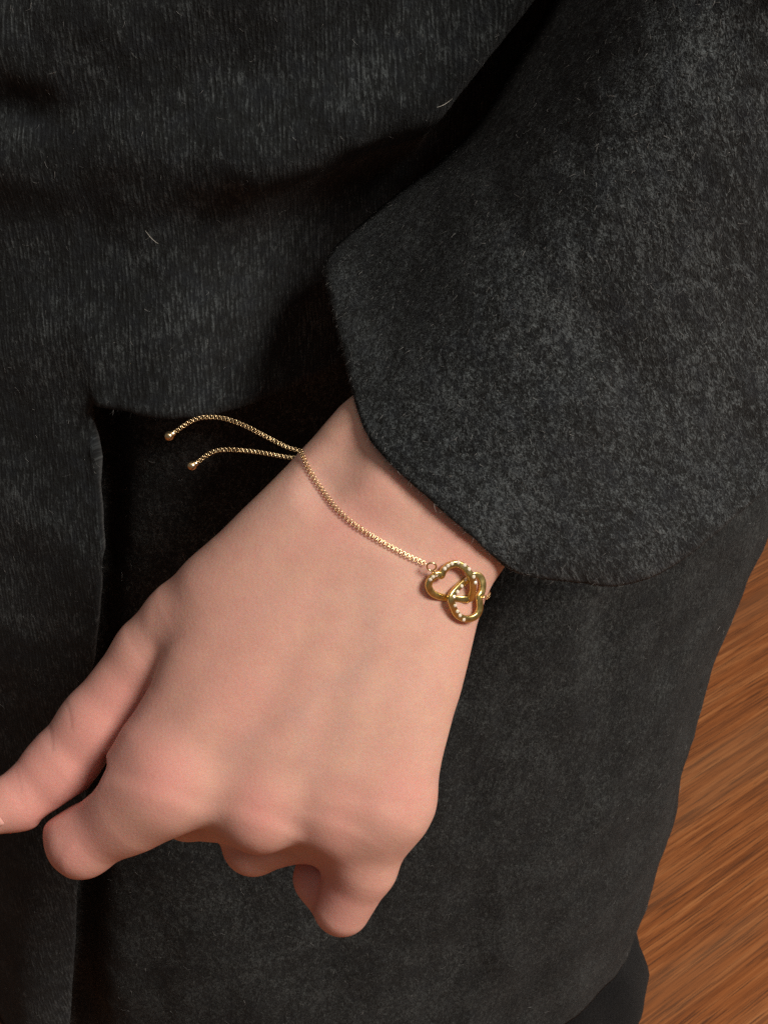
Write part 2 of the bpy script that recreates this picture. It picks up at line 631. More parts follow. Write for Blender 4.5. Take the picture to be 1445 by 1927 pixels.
def cone(p, q, r1, r2):
    """round cone between two photo positions, returns (slice, field) in its own box"""
    A = loc(*p)
    B = loc(*q)
    m_ = max(r1, r2) + 16
    lo = np.minimum(A, B) - m_
    hi = np.maximum(A, B) + m_
    ix = slice(max(0, int((lo[0] - X0) / H)), max(1, min(len(gx), int((hi[0] - X0) / H) + 2)))
    iy = slice(max(0, int((lo[1] - Y0) / H)), max(1, min(len(gy), int((hi[1] - Y0) / H) + 2)))
    iz = slice(max(0, int((lo[2] - Z0) / H)), max(1, min(len(gz), int((hi[2] - Z0) / H) + 2)))
    x = gx[ix][:, None, None] - A[0]
    y = gy[iy][None, :, None] - A[1]
    z = gz[iz][None, None, :] - A[2]
    e = B - A
    L = float(np.linalg.norm(e)) + 1e-6
    e = e / L
    h = x * e[0] + y * e[1] + z * e[2]
    rad = np.sqrt(np.maximum(x * x + y * y + z * z - h * h, 0))
    k_s = (r1 - r2) / L
    tt_ = np.clip((h + rad * k_s) / L, 0, 1)
    d = np.sqrt((h - tt_ * L) ** 2 + rad * rad) - (r1 + (r2 - r1) * tt_)
    return (ix, iy, iz), d.astype(np.float32)


BIG = np.float32(60)


def blank():
    return np.full(F_.shape, BIG, np.float32)


def chain_cones(segs, k=3.0):
    g = blank()
    for s in segs:
        sl, d = cone(*s)
        g[sl] = smin(g[sl], d, k)
    return g


# knuckles lift the back of the hand
for p, r, k in (((312, 1482, -2.0), 11.6, 9), ((490, 1528, -2.0), 11.2, 9), ((628, 1535, -3.5), 10.6, 8), ((714, 1510, -5.0), 9.2, 8)):
    sl, d = cone(p, (p[0] + 8, p[1] - 22, p[2] - 1), r, r - 1.0)
    F_[sl] = smin(F_[sl], d, k)
# tendons fan out faintly from the wrist
for p, q in (((320, 1450, 1.6), (640, 1040, 6.6)), ((495, 1490, 1.4), (690, 1040, 7.6)), ((630, 1500, -0.4), (730, 1060, 7.6))):
    sl, d = cone(p, q, 6.6, 5.4)
    F_[sl] = smin(F_[sl], d, 7)
# bone at the wrist and the hollow beside it
sl, d = cone((735, 905, 3.5), (800, 860, 4.0), 12.5, 12.0)
F_[sl] = smin(F_[sl], d, 7)
sl, d = cone((600, 902, 15.5), (650, 845, 21.0), 6.0, 6.5)
F_[sl] = -smin(-F_[sl], d, 7)

thumb = chain_cones([((628, 952, -6), (415, 1125, -12), 10.5, 13.0),
                     ((415, 1125, -12), (350, 1178, -15), 13.2, 12.9),
                     ((350, 1178, -15), (290, 1230, -18), 12.9, 11.2),
                     ((290, 1230, -18), (183, 1364, -21), 11.2, 10.9),
                     ((183, 1364, -21), (112, 1446, -22), 10.9, 10.5),
                     ((112, 1446, -22), (38, 1506, -20), 10.5, 8.4),
                     ((38, 1506, -20), (-60, 1548, -15), 8.4, 5.8)], 4.0)
index = chain_cones([((330, 1458, -5), (240, 1529, -9), 12.0, 11.6),
                     ((240, 1529, -9), (155, 1582, -15), 11.6, 10.2),
                     ((155, 1582, -15), (130, 1557, -18), 9.8, 7.2),
                     ((155, 1582, -15), (215, 1545, -42), 10.0, 8.6),
                     ((215, 1545, -42), (320, 1490, -44), 8.4, 7.6)], 3.0)
middle = chain_cones([((490, 1518, -7), (356, 1521, -34), 11.2, 9.6),
                      ((356, 1521, -34), (430, 1470, -54), 9.4, 8.4)], 2.5)
ring = chain_cones([((628, 1528, -8), (478, 1588, -31), 10.8, 9.3),
                    ((478, 1588, -31), (520, 1530, -52), 9.0, 8.0)], 2.5)
little = chain_cones([((722, 1532, -9), (687, 1630, -14), 9.3, 9.0),
                      ((687, 1630, -14), (644, 1708, -21), 9.0, 8.5)], 3.0)
little2 = chain_cones([((640, 1704, -26), (606, 1652, -31), 8.2, 8.2),
                       ((606, 1652, -31), (618, 1606, -38), 8.2, 7.6)], 2.5)

FLD = smin(F_, index, 11.0)
FLD = smin(FLD, middle, 6.0)
FLD = smin(FLD, ring, 5.0)
FLD = smin(FLD, little, 13.0)
FLD = smin(FLD, little2, 2.2)
# thumb: blends broadly at its root and stays a crease along the side of the palm
kk = np.interp(((GX - loc(297, 1235)[0]) * -0.66 + (GY - loc(297, 1235)[1]) * -0.75), [-34, -12, 2, 12], [13, 7, 1.4, 0.8]).astype(np.float32)[..., None]
FLD = smin(FLD, thumb, kk)


# the slit between thumb and forefinger
sl_p = np.array([loc(*p, -14)[:2] for p in ((206, 1428), (192, 1459), (176, 1480), (148, 1504), (114, 1526), (70, 1555))])
d2 = np.full(GX.shape, 1e9)
w2 = np.zeros(GX.shape)
for i in range(len(sl_p) - 1):
    a_p, e_p = sl_p[i], sl_p[i + 1] - sl_p[i]
    t_ = np.clip(((GX - a_p[0]) * e_p[0] + (GY - a_p[1]) * e_p[1]) / (e_p @ e_p), 0, 1)
    dd = np.hypot(GX - a_p[0] - t_ * e_p[0], GY - a_p[1] - t_ * e_p[1])
    m_ = dd < d2
    d2 = np.where(m_, dd, d2)
    w2 = np.where(m_, 1.5 - 0.9 * (i + t_) / 5, w2)
blade = np.maximum((d2 - w2)[..., None], -(gz[None, None] + 26)).astype(np.float32)
FLD = -smin(-FLD, blade, 1.4)


def surface_nets(f, org, h):
    s = f < 0
    c = np.zeros(tuple(np.array(f.shape) - 1), np.int8)
    for dx in (0, 1):
        for dy in (0, 1):
            for dz in (0, 1):
                c += s[dx:dx + c.shape[0], dy:dy + c.shape[1], dz:dz + c.shape[2]]
    act = (c > 0) & (c < 8)
    idx = -np.ones(c.shape, int)
    ijk = np.argwhere(act)
    idx[act] = np.arange(len(ijk))
    acc_ = np.zeros((len(ijk), 3))
    cnt = np.zeros(len(ijk))
    corners = [(a, b, c_) for a in (0, 1) for b in (0, 1) for c_ in (0, 1)]
    for a in range(8):
        for b in range(a + 1, 8):
            ca, cb = np.array(corners[a]), np.array(corners[b])
            if abs(ca - cb).sum() != 1:
                continue
            fa = f[tuple((ijk + ca).T)]
            fb = f[tuple((ijk + cb).T)]
            m_ = (fa < 0) != (fb < 0)
            t_ = np.where(m_, fa / np.where(m_, fa - fb, 1), 0)
            acc_ += np.where(m_[:, None], ca + t_[:, None] * (cb - ca), 0)
            cnt += m_
    V_ = (ijk + acc_ / cnt[:, None]) * h + org
    Q = []
    for ax in range(3):
        sh = [slice(1, -1)] * 3
        sh[ax] = slice(0, -1)
        o1 = list(sh)
        o1[ax] = slice(1, None)
        ins = s[tuple(sh)]
        nxt = s[tuple(o1)]
        e = np.argwhere(ins != nxt)
        flip = ins[tuple(e.T)]
        base_ = e + np.array([0 if k == ax else 1 for k in range(3)])
        u, v = [(1, 2), (2, 0), (0, 1)][ax]
        du_ = np.zeros(3, int)
        dv_ = np.zeros(3, int)
        du_[u] = 1
        dv_[v] = 1
        q = np.stack([idx[tuple((base_ - du_ - dv_).T)], idx[tuple((base_ - dv_).T)], idx[tuple(base_.T)], idx[tuple((base_ - du_).T)]], 1)
        q[~flip] = q[~flip][:, ::-1]
        Q.append(q)
    return V_, np.vstack(Q)


# close the ends at the box
for ax in range(3):
    for e_ in (0, -1):
        ii = [slice(None)] * 3
        ii[ax] = e_
        FLD[tuple(ii)] = np.maximum(FLD[tuple(ii)], 0.5)
HV, HF = surface_nets(FLD, np.array([X0, Y0, Z0], float), H)
# relax
E0 = np.vstack([HF[:, [0, 1]], HF[:, [1, 2]], HF[:, [2, 3]], HF[:, [3, 0]]])
deg = np.bincount(E0.ravel(), minlength=len(HV))
for it in range(8):
    lam = 0.55 if it % 2 == 0 else -0.50
    sm = np.stack([np.bincount(E0[:, 0], HV[E0[:, 1], k_], len(HV)) + np.bincount(E0[:, 1], HV[E0[:, 0], k_], len(HV)) for k_ in range(3)], 1)
    HV = HV + lam * (sm / deg[:, None] - HV)
qx = (HV[:, 0] * DIST / (DIST - HV[:, 2])) / K + 722.5
qy = -(HV[:, 1] * DIST / (DIST - HV[:, 2])) / K + 963.5
soft = sstep(1120, 1240, qy) * sstep(1600, 1540, qy) * sstep(-16, -8, HV[:, 2]) * sstep(285, 345, qx + 0.35 * (qy - 1260))
soft = np.maximum(soft, np.exp(-((qx - 80) ** 2 + (qy - 1548) ** 2) / 32.0 ** 2))
for it in range(64):
    lam = (0.62 if it % 2 == 0 else -0.50) * soft[:, None]
    sm = np.stack([np.bincount(E0[:, 0], HV[E0[:, 1], k_], len(HV)) + np.bincount(E0[:, 1], HV[E0[:, 0], k_], len(HV)) for k_ in range(3)], 1)
    HV = HV + lam * (sm / deg[:, None] - HV)
hand = mesh_obj("body", to_world(HV), HF, M_skin, person, offset=PO)
hand['label'] = 'bare left hand and wrist with fingers curled under and thumb to the left'
sb = hand.modifiers.new("smooth", 'SUBSURF')
sb.levels = 0
sb.render_levels = 1

# skin colouring: pink knuckles and fingertips, painted-in redness of the shaded side, bluish veins, a broad wrist band, fine creases
hpx = np.stack([(HV[:, 0] * DIST / (DIST - HV[:, 2])) / K + 722.5, -(HV[:, 1] * DIST / (DIST - HV[:, 2])) / K + 963.5], 1)


def spot(px, py, r, s=1.0, elong=None):
    return s * np.exp(-((hpx[:, 0] - px) ** 2 + (hpx[:, 1] - py) ** 2) / (r * r))


redv = (spot(305, 1470, 75, .75) + spot(480, 1520, 60, .7) + spot(640, 1530, 60, .4) + spot(760, 1490, 60, .55) + spot(470, 1330, 90, .3)
        + spot(50, 1480, 90, .8) + spot(130, 1440, 90, .5) + spot(110, 1600, 70, .5) + spot(640, 1720, 70, .45) + spot(700, 960, 60, .3)
        + spot(620, 990, 60, .35) + spot(230, 1330, 70, .4) + spot(450, 1620, 60, .25) + spot(590, 1660, 50, .6) + spot(330, 1150, 230, .35) + spot(150, 1600, 110, .45) + spot(160, 1340, 130, .45) + spot(620, 1640, 160, .25) + spot(860, 1020, 60, .3))  # broad thumb-side and finger spots also paint in the redder tone of shade


def curve_w(pts, width):
    c_ = spline(pts, 60)
    d2 = np.min((hpx[:, None, 0] - c_[None, :, 0]) ** 2 + (hpx[:, None, 1] - c_[None, :, 1]) ** 2, 1)
    return np.exp(-d2 / width ** 2)


front = HV[:, 2] > -25
bluev = (curve_w([(560, 1345), (600, 1300), (660, 1270), (700, 1210), (690, 1120)], 16) * .7
         + curve_w([(430, 1420), (500, 1370), (560, 1345), (570, 1420)], 15) * .6
         + curve_w([(640, 1400), (650, 1330), (690, 1260)], 15) * .4 + curve_w([(120, 1320), (90, 1380), (100, 1410)], 14) * .8
         + spot(260, 1345, 30, .5) + curve_w([(480, 960), (560, 930), (620, 900)], 30) * .5) * front  # last term is a wider grey-brown band across the wrist
crv = (curve_w([(124, 1318), (133, 1345), (136, 1372)], 3.5) + curve_w([(92, 1358), (98, 1385), (100, 1412)], 3.5)
       + .6 * curve_w([(30, 1450), (38, 1470), (42, 1490)], 3.5)
       + .8 * curve_w([(608, 1655), (598, 1690), (592, 1715)], 3.0)) * front
col = np.ones((len(HV), 4), np.float32)
col[:, 0] = np.clip(1.2 * redv, 0, 1)
col[:, 1] = np.clip(bluev, 0, 1)
col[:, 2] = np.clip(crv, 0, 1)
ca = hand.data.color_attributes.new("skin_tone", 'FLOAT_COLOR', 'POINT')
ca.data.foreach_set('color', col.ravel())

bvh = BVHTree.FromPolygons([tuple(v) for v in HV], [tuple(int(i) for i in f) for f in HF])
EYE = Vector((0, 0, DIST))


def on_skin(px, py, lift):
    d = Vector(loc(px, py)) - EYE
    hit, nrm, _, _ = bvh.ray_cast(EYE, d.normalized())
    if hit is None:
        return None, None
    if nrm.dot(d) > 0:
        nrm = -nrm
    return np.array(hit + nrm * lift), np.array(nrm)


# ---- sleeve (a wide bell cuff round the wrist, running up to the shoulder)
NT_, NF = 90, 70
Lc = spline([(609, 497), (632, 462), (690, 412), (742, 368), (830, 300), (905, 222), (960, 130), (1012, 45), (1075, -70), (1180, -260), (1330, -500)], NT_)
Rc = spline([(1166, 1102), (1198, 1096), (1245, 1078), (1310, 1035), (1390, 967), (1450, 915), (1540, 815), (1680, 650), (1900, 420), (2150, 160)], NT_)
cuff = spline([(609, 497), (614, 540), (642, 650), (662, 735), (684, 800), (717, 854), (800, 932), (880, 1003), (950, 1066),
               (1000, 1084), (1080, 1094), (1130, 1104), (1166, 1102)], NF)
_w = Noise(77)
cuff[2:-2] += (3.0 * _w(np.linspace(0, 22, NF), np.full(NF, 1.5)) + 1.5 * _w(np.linspace(0, 60, NF), np.full(NF, 9.5)))[2:-2, None] * np.array([[-0.75, 0.65]])
tt = np.linspace(0, 1, NT_)
zl = np.interp(tt, [0, 0.3, 0.7, 1], [-24, -20, 2, 18])       # depth at the side edges
zr_ = np.interp(tt, [0, 0.3, 0.7, 1], [-24, -38, -44, -44])
hgt = np.interp(tt, [0, 0.08, 0.35, 1], [44, 48, 66, 100])      # how far the front swells towards the viewer
back = np.interp(tt, [0, 1], [16, 30])
V, UV = [], []
axis_s = 0.0
chord = np.linspace(0, 1, NF)[:, None]
base_line = Lc[0] + (Rc[0] - Lc[0]) * chord
bul = cuff - base_line
ang = np.linspace(0, math.pi, NF)
fs = Noise(31)
fs2 = Noise(44)
prev = None
acc = np.zeros(NF)
frontP = []
for i in range(NT_):
    line = Lc[i] + (Rc[i] - Lc[i]) * (0.5 - 0.5 * np.cos(ang) * (0.15) - 0.5 * (1 - 2 * chord[:, 0]) * 0.85)[:, None] if i else base_line
    w = 1 - sstep(0.0, 0.75, tt[i])
    P2 = line + bul * w
    skew = 1 - 0.32 * sstep(0.0, 0.3, tt[i])
    prof = np.sin(np.pi * np.clip(chord[:, 0], 0, 1) ** skew).clip(0)
    zz = zl[i] + (zr_[i] - zl[i]) * chord[:, 0] + hgt[i] * prof ** (0.88 - (0.02 - 0.24 * sstep(0.3, 0.8, chord[:, 0])) * sstep(0.0, 0.3, tt[i]))
    edge = np.sin(ang) ** 0.5
    zz = zz + edge * (1.6 * fs(chord[:, 0] * 3.3 + 2, np.full(NF, tt[i] * 5.5)) + 0.8 * fs2(chord[:, 0] * 8, np.full(NF, tt[i] * 14))
                      + 0.5 * fs2(chord[:, 0] * 30, np.full(NF, tt[i] * 50)))
    # soft inner facet near the upper cuff corner
    zz = zz - 6 * np.exp(-((chord[:, 0] - 0.16) / 0.10) ** 2) * np.exp(-((tt[i] - 0.12) / 0.16) ** 2)
    sk = []
    for k in range(NF):
        hp, _n = on_skin(P2[k][0], P2[k][1], 0)
        sk.append(-99.0 if hp is None else hp[2])
    sk = np.array(sk)
    if tt[i] < 0.25:
        # the cuff lies close on the wrist
        near = sk + 3.0 + 30 * tt[i]
        w_ = (sk > -20) * (1 - sstep(0.0, 0.12, tt[i]))
        for _ in range(30):
            w_ = np.convolve(np.r_[w_[0], w_, w_[-1]], [.25, .5, .25], 'valid')
        near = np.where(sk > -20, near, np.minimum(zz, 4.0))
        for _ in range(12):
            near = np.convolve(np.r_[near[0], near, near[-1]], [.25, .5, .25], 'valid')
        zz = zz * (1 - w_) + near * w_
    push = np.where(sk > -90, np.maximum(0, sk + 2.9 + 3.0 * sstep(0.03, 0.2, tt[i]) - zz), 0)
    p2 = push
    for _ in range(14):
        p2 = np.convolve(np.r_[p2[0], p2, p2[-1]], [.25, .5, .25], 'valid')
    zz = zz + np.maximum(push, p2 * 1.3)
    P3 = np.stack([loc(P2[k][0], P2[k][1], zz[k]) for k in range(NF)])
    frontP.append(P3)
frontP = np.array(frontP)
backP = []
for i in range(NT_):
    row = []
    for k in range(NF - 2, 0, -1):
        s_ = k / (NF - 1)
        q = Lc[i] + (Rc[i] - Lc[i]) * s_
        if i < 20:
            q = q + bul[k] * 0.25 * (1 - i / 20)
        row.append(loc(q[0], q[1], zl[i] + (zr_[i] - zl[i]) * s_ - back[i] * math.sin(math.pi * s_) ** 0.7))
    backP.append(row)
backP = np.array(backP)
ringP = np.concatenate([frontP, backP], 1)
nr, nc = ringP.shape[:2]
SLV = ringP.reshape(-1, 3)
i_ = np.arange(nr - 1)[:, None] * nc
k_ = np.arange(nc)[None, :]
SLF = np.stack([i_ + k_, i_ + nc + k_, i_ + nc + (k_ + 1) % nc, i_ + (k_ + 1) % nc], -1).reshape(-1, 4)
SLW = to_world(SLV)
SLF = SLF[:, ::-1].copy()
sleeve = mesh_obj("sleeve", SLW, SLF, M_felt, sweater, offset=PO)
# cloth coordinates from the real lengths
du = np.r_[np.zeros((1, nc)), np.cumsum(np.linalg.norm(np.diff(ringP, axis=0), axis=2), 0)] * 0.001
dv = np.c_[np.zeros((nr, 1)), np.cumsum(np.linalg.norm(np.diff(ringP, axis=1), axis=2), 1)] * 0.001
# project so that the cloth's v axis follows the nap, nearly vertical in the picture
uvs = np.stack([ringP[..., 0] * 0.001 + 0.35 * ringP[..., 2] * 0.001, ringP[..., 1] * 0.001 - 0.35 * ringP[..., 2] * 0.001], -1).reshape(-1, 2)
add_uv(sleeve, uvs)
m = sleeve.modifiers.new("cloth", 'SOLIDIFY')
m.thickness = 0.0028
m.offset = -1
sleeve['label'] = 'wide felted charcoal sleeve with a loose cuff over the wrist'

# thumbnail, just entering the picture on the far left
bm = bmesh.new()
nx_, ny_ = 8, 10
vs = {}
for i in range(nx_ + 1):
    for j in range(ny_ + 1):
        u, v = i / nx_ * 2 - 1, j / ny_
        wdt = 30 * (1 - 0.25 * (v - 0.4) ** 2)
        px = 2 - v * 62 + u * 0.55 * wdt * 0.5
        py = 1537 + v * 34 + u * wdt * 0.38
        hit, nrm, _, _ = bvh.ray_cast(EYE, (Vector(loc(px, py)) - EYE).normalized())
        p = hit if hit is not None else Vector(loc(px, py, -10))
        vs[i, j] = bm.verts.new(Vector(to_world(np.array(p) + np.array([0, 0, 0.35]))) - Vector(PO))
for i in range(nx_):
    for j in range(ny_):
        bm.faces.new((vs[i, j], vs[i + 1, j], vs[i + 1, j + 1], vs[i, j + 1]))
me = bpy.data.meshes.new("thumbnail")
bm.to_mesh(me)
bm.free()
me.materials.append(M_nail)
for p in me.polygons:
    p.use_smooth = True
nail = bpy.data.objects.new("thumbnail", me)
COL.objects.link(nail)
nail.parent = hand
m = nail.modifiers.new("thickness", 'SOLIDIFY')
m.thickness = 0.0005

# ------------------------------------------------------------------ bracelet
pc, pn = on_skin(740, 1032, 0.0)
BO = to_world(pc)
bracelet = thing("bracelet", "thin gold box chain bracelet with two linked heart pendants worn round the wrist", "bracelet", tuple(BO))


def ring_link(length, width, wire, nseg=14, nw=5):
    V_, F__ = [], []
    for i in range(nseg):
        a = 2 * math.pi * i / nseg
        ca_, sa_ = math.cos(a), math.sin(a)
        e = 0.5
        cx_ = math.copysign(abs(ca_) ** e, ca_) * (length - wire) / 2
        cy_ = math.copysign(abs(sa_) ** e, sa_) * (width - wire) / 2
        for j in range(nw):
            b = 2 * math.pi * j / nw
            r = wire / 2
            ln_ = math.hypot(cx_, cy_) + 1e-9
            V_.append((cx_ + r * math.cos(b) * cx_ / ln_, cy_ + r * math.cos(b) * cy_ / ln_, 1.25 * r * math.sin(b)))
    for i in range(nseg):
        for j in range(nw):
            F__.append((i * nw + j, ((i + 1) % nseg) * nw + j, ((i + 1) % nseg) * nw + (j + 1) % nw, i * nw + (j + 1) % nw))
    return np.array(V_), np.array(F__)


LV, LF = ring_link(1.10, 1.42, 0.29)
LV2, _ = ring_link(0.90, 0.46, 0.26)


def frames(path, normals):
    T_ = np.gradient(path, axis=0)
    T_ /= np.linalg.norm(T_, axis=1)[:, None]
    N_ = normals - (normals * T_).sum(1)[:, None] * T_
    N_ /= np.linalg.norm(N_, axis=1)[:, None]
    return T_, N_, np.cross(N_, T_)


def chain(path, normals, twist0=0.0, twist1=0.0, pitch=0.60):
    L = np.linalg.norm(np.diff(path, axis=0), axis=1).sum()
    n = max(2, int(L / pitch))
    d = np.r_[0, np.cumsum(np.linalg.norm(np.diff(path, axis=0), axis=1))]
    s = np.linspace(0, L, n)
    P = np.stack([np.interp(s, d, path[:, k]) for k in range(3)], 1)
    N = np.stack([np.interp(s, d, normals[:, k]) for k in range(3)], 1)
    T_, N_, B2 = frames(P, N)
    V_, F__ = [], []
    for i in range(n):
        a = twist0 + (twist1 - twist0) * i / n + (math.pi / 2 if i % 2 else 0) + random.uniform(-.08, .08)
        n_ = N_[i] * math.cos(a) + B2[i] * math.sin(a)
        b_2 = np.cross(n_, T_[i])
        W_ = LV2 if i % 2 else LV
        V_.append(P[i] + W_[:, :1] * T_[i] + W_[:, 1:2] * b_2 + W_[:, 2:] * n_)
        F__.append(LF + i * len(LV))
    return mesh_obj("chain", to_world(np.vstack(V_)), np.vstack(F__), M_gold, bracelet, offset=BO)


def skin_path(pts, lift, n=60):
    c_ = spline(pts, n)
    P, N = [], []
    for q in c_:
        p, nn = on_skin(q[0], q[1], lift)
        if p is not None:
            P.append(p)
            N.append(nn)
    P, N = np.array(P), np.array(N)
    for _ in range(4):
        P[1:-1] = 0.25 * P[:-2] + 0.5 * P[1:-1] + 0.25 * P[2:]
        N[1:-1] = 0.25 * N[:-2] + 0.5 * N[1:-1] + 0.25 * N[2:]
    return P, N


main_pts = [(569, 851), (577, 871), (590, 897), (608, 924), (632, 955), (664, 984), (702, 1010), (742, 1033), (776, 1050), (800, 1060)]
P, N = skin_path(main_pts, 0.75, 90)
chain(P, N, 0.0, 0.35)
start = P[0]

# loose tails hang off the side of the wrist and come to rest on the skirt
beads = []
for pts, z0, z1 in ((((563, 848), (542, 842), (517, 830), (490, 816), (463, 802), (438, 792), (414, 786), (393, 785), (374, 787), (356, 795), (338, 807), (324, 817)), -8, -14),
                    (((560, 862), (539, 860), (511, 855), (481, 850), (450, 847), (429, 846), (408, 848), (390, 856), (376, 867), (367, 873)), -9, -16)):
    c_ = spline(pts, 60)
    zz = np.linspace(z0, z1, 60)
    P = np.array([loc(q[0], q[1], z_) for q, z_ in zip(c_, zz)])
    N = np.tile([0.1, 0.25, 1.0], (60, 1))
    chain(P, N, 0.0, 0.5)
    e = P[-1] - P[-4]
    beads.append((P[-1] + e / np.linalg.norm(e) * 1.0, e / np.linalg.norm(e)))
for c_, d_ in beads:
    bm = bmesh.new()
    bmesh.ops.create_uvsphere(bm, u_segments=20, v_segments=14, radius=1.42)
    V_ = np.array([v.co[:] for v in bm.verts])
    F__ = [[v.index for v in f.verts] for f in bm.faces]
    bm.free()
    # a short collar where the chain enters the ball
    n0 = len(V_)
    t_ = -d_
    s1 = np.cross(t_, [0, 0, 1.0])
    s1 /= np.linalg.norm(s1)
    s2 = np.cross(t_, s1)
    V_ = V_ + c_
    add = []
    for h_, r_ in ((0.9, 0.95), (1.9, 0.8), (2.0, 0.5)):
        for k in range(12):
            a = 2 * math.pi * k / 12
            add.append(c_ + t_ * h_ + s1 * r_ * math.cos(a) + s2 * r_ * math.sin(a))
    V_ = np.vstack([V_, add])
    for q in range(2):
        for k in range(12):
            F__.append([n0 + q * 12 + k, n0 + q * 12 + (k + 1) % 12, n0 + (q + 1) * 12 + (k + 1) % 12, n0 + (q + 1) * 12 + k])
    mesh_obj("end_bead", to_world(V_), F__, M_gold, bracelet, offset=BO)


def torus_pts(c, ax1_, ax2_, R, r, n=24, m_=8, sq=1.0):
    V_, F__ = [], []
    nrm = np.cross(ax1_, ax2_)
    for i in range(n):
        a = 2 * math.pi * i / n
        d_ = ax1_ * math.cos(a) + ax2_ * math.sin(a)
        for j in range(m_):
            b = 2 * math.pi * j / m_
            V_.append(c + d_ * (R + r * math.cos(b)) + nrm * r * sq * math.sin(b))
    for i in range(n):
        for j in range(m_):
            F__.append([i * m_ + j, ((i + 1) % n) * m_ + j, ((i + 1) % n) * m_ + (j + 1) % m_, i * m_ + (j + 1) % m_])
    return np.array(V_), F__


def unit(v):
    v = np.asarray(v, float)
    return v / np.linalg.norm(v)


# sliding clasp: a short oval band round both strands
ca3 = unit(loc(575, 866, 0) - loc(567, 845, 0))
V_, F__ = torus_pts(loc(569, 853, -4.5), unit(np.cross(ca3, [0, 0, 1.0])), unit(np.cross(ca3, np.cross(ca3, [0, 0, 1.0]))), 0.95, 0.42, 20, 8, 2.6)
mesh_obj("slider_clasp", to_world(V_), F__, M_gold, bracelet, offset=BO)


# pendant plane fitted to the skin under it
def zpx(zx, zy):
    return 740 + zx / 6.02, 980 + zy / 6.02


smp = []
for zx in range(420, 980, 90):
    for zy in range(520, 1100, 90):
        p, nn = on_skin(*zpx(zx, zy), 0)
        if p is not None:
            smp.append(p)
smp = np.array(smp)
cA = np.c_[smp[:, :2], np.ones(len(smp))]
pl, *_ = np.linalg.lstsq(cA, smp[:, 2], rcond=None)
res = smp[:, 2] - cA @ pl
PN = unit([-pl[0], -pl[1], 1.0])
LIFT = max(0.8, np.percentile(res, 60) * 0.5 + 0.5)


def on_plate(zx, zy, h):
    """point seen at a place of the pendant, h millimetres above the skin plane"""
    px, py = zpx(zx, zy)
    d = loc(px, py) - np.array(EYE)
    n = np.array([-pl[0], -pl[1], 1.0])
    t_ = (pl[2] + (LIFT + h) / PN[2] - n @ np.array(EYE)) / (n @ d)
    return np.array(EYE) + d * t_


def heart(pts, hs, stones, label):
    c_ = np.array([on_plate(p[0], p[1], h) for p, h in zip(pts, hs)])
    n = len(c_)
    # closed spline
    ext = np.vstack([c_[-3:], c_, c_[:3]])
    full = []
    for i in range(3, n + 3):
        p0, p1, p2, p3 = ext[i - 1], ext[i], ext[i + 1], ext[(i + 2) % len(ext)] if i + 2 < len(ext) else ext[-1]
        for t_ in np.linspace(0, 1, 8, endpoint=False):
            full.append(0.5 * ((2 * p1) + (-p0 + p2) * t_ + (2 * p0 - 5 * p1 + 4 * p2 - p3) * t_ ** 2 + (-p0 + 3 * p1 - 3 * p2 + p3) * t_ ** 3))
    P = np.array(full)
    m_ = len(P)
    T_ = np.roll(P, -1, 0) - np.roll(P, 1, 0)
    T_ /= np.linalg.norm(T_, axis=1)[:, None]
    N_ = PN - (T_ @ PN)[:, None] * T_
    N_ /= np.linalg.norm(N_, axis=1)[:, None]
    B2 = np.cross(N_, T_)
    prof = []
    for k in range(14):
        a = 2 * math.pi * k / 14
        prof.append((0.96 * math.copysign(abs(math.cos(a)) ** 0.42, math.cos(a)), 0.70 * math.copysign(abs(math.sin(a)) ** 0.42, math.sin(a))))
    V_ = np.array([P[i] + B2[i] * u + N_[i] * v for i in range(m_) for u, v in prof])
    q = len(prof)
    F__ = [[i * q + k, ((i + 1) % m_) * q + k, ((i + 1) % m_) * q + (k + 1) % q, i * q + (k + 1) % q] for i in range(m_) for k in range(q)]
    o = mesh_obj("heart_pendant", to_world(V_), F__, M_heart, bracelet, offset=BO)
    o['label'] = label
    base_mesh = None
    for sx, sy in stones:
        g = on_plate(sx, sy, 0)
        i = np.argmin(np.linalg.norm((P - g) - ((P - g) @ PN)[:, None] * PN, axis=1))
        side_v = (g - P[i])
        side_v = side_v - (side_v @ N_[i]) * N_[i] - (side_v @ T_[i]) * T_[i]
        sl_ = np.linalg.norm(side_v)
        if sl_ > 0.5:
            side_v = side_v / sl_ * 0.5
        cpos = P[i] + side_v + N_[i] * 0.66
        if base_mesh is None:
            # brilliant cut: flat table, bevelled crown, pointed base
            rings = [(0.0, -0.45, 1), (0.56, 0.02, 8), (0.56, 0.10, 8), (0.32, 0.36, 8)]
            vv = [(0, 0, -0.45)]
            for r_, h_, k_n in rings[1:]:
                vv += [(r_ * math.cos(2 * math.pi * k / 8 + (0.39 if r_ < 0.5 else 0)), r_ * math.sin(2 * math.pi * k / 8 + (0.39 if r_ < 0.5 else 0)), h_) for k in range(8)]
            ff = [[0, 1 + (k + 1) % 8, 1 + k] for k in range(8)]
            for b0 in (1, 9):
                ff += [[b0 + k, b0 + (k + 1) % 8, b0 + 8 + (k + 1) % 8, b0 + 8 + k] for k in range(8)]
            ff.append([17 + k for k in range(8)])
            me_ = bpy.data.meshes.new("rhinestone")
            me_.from_pydata([tuple(0.001 * np.array(v)) for v in vv], [], ff)
            me_.materials.append(M_stone)
            base_mesh = me_
        so = bpy.data.objects.new("rhinestone", base_mesh)
        COL.objects.link(so)
        so.parent = o
        wn = Vector((LM @ (N_[i] + 0.25 * rng.normal(size=3))).tolist()).normalized()
        so.rotation_euler = wn.to_track_quat('Z', 'Y').to_euler()
        so.location = Vector(to_world(cpos)) - Vector(BO)
    return o


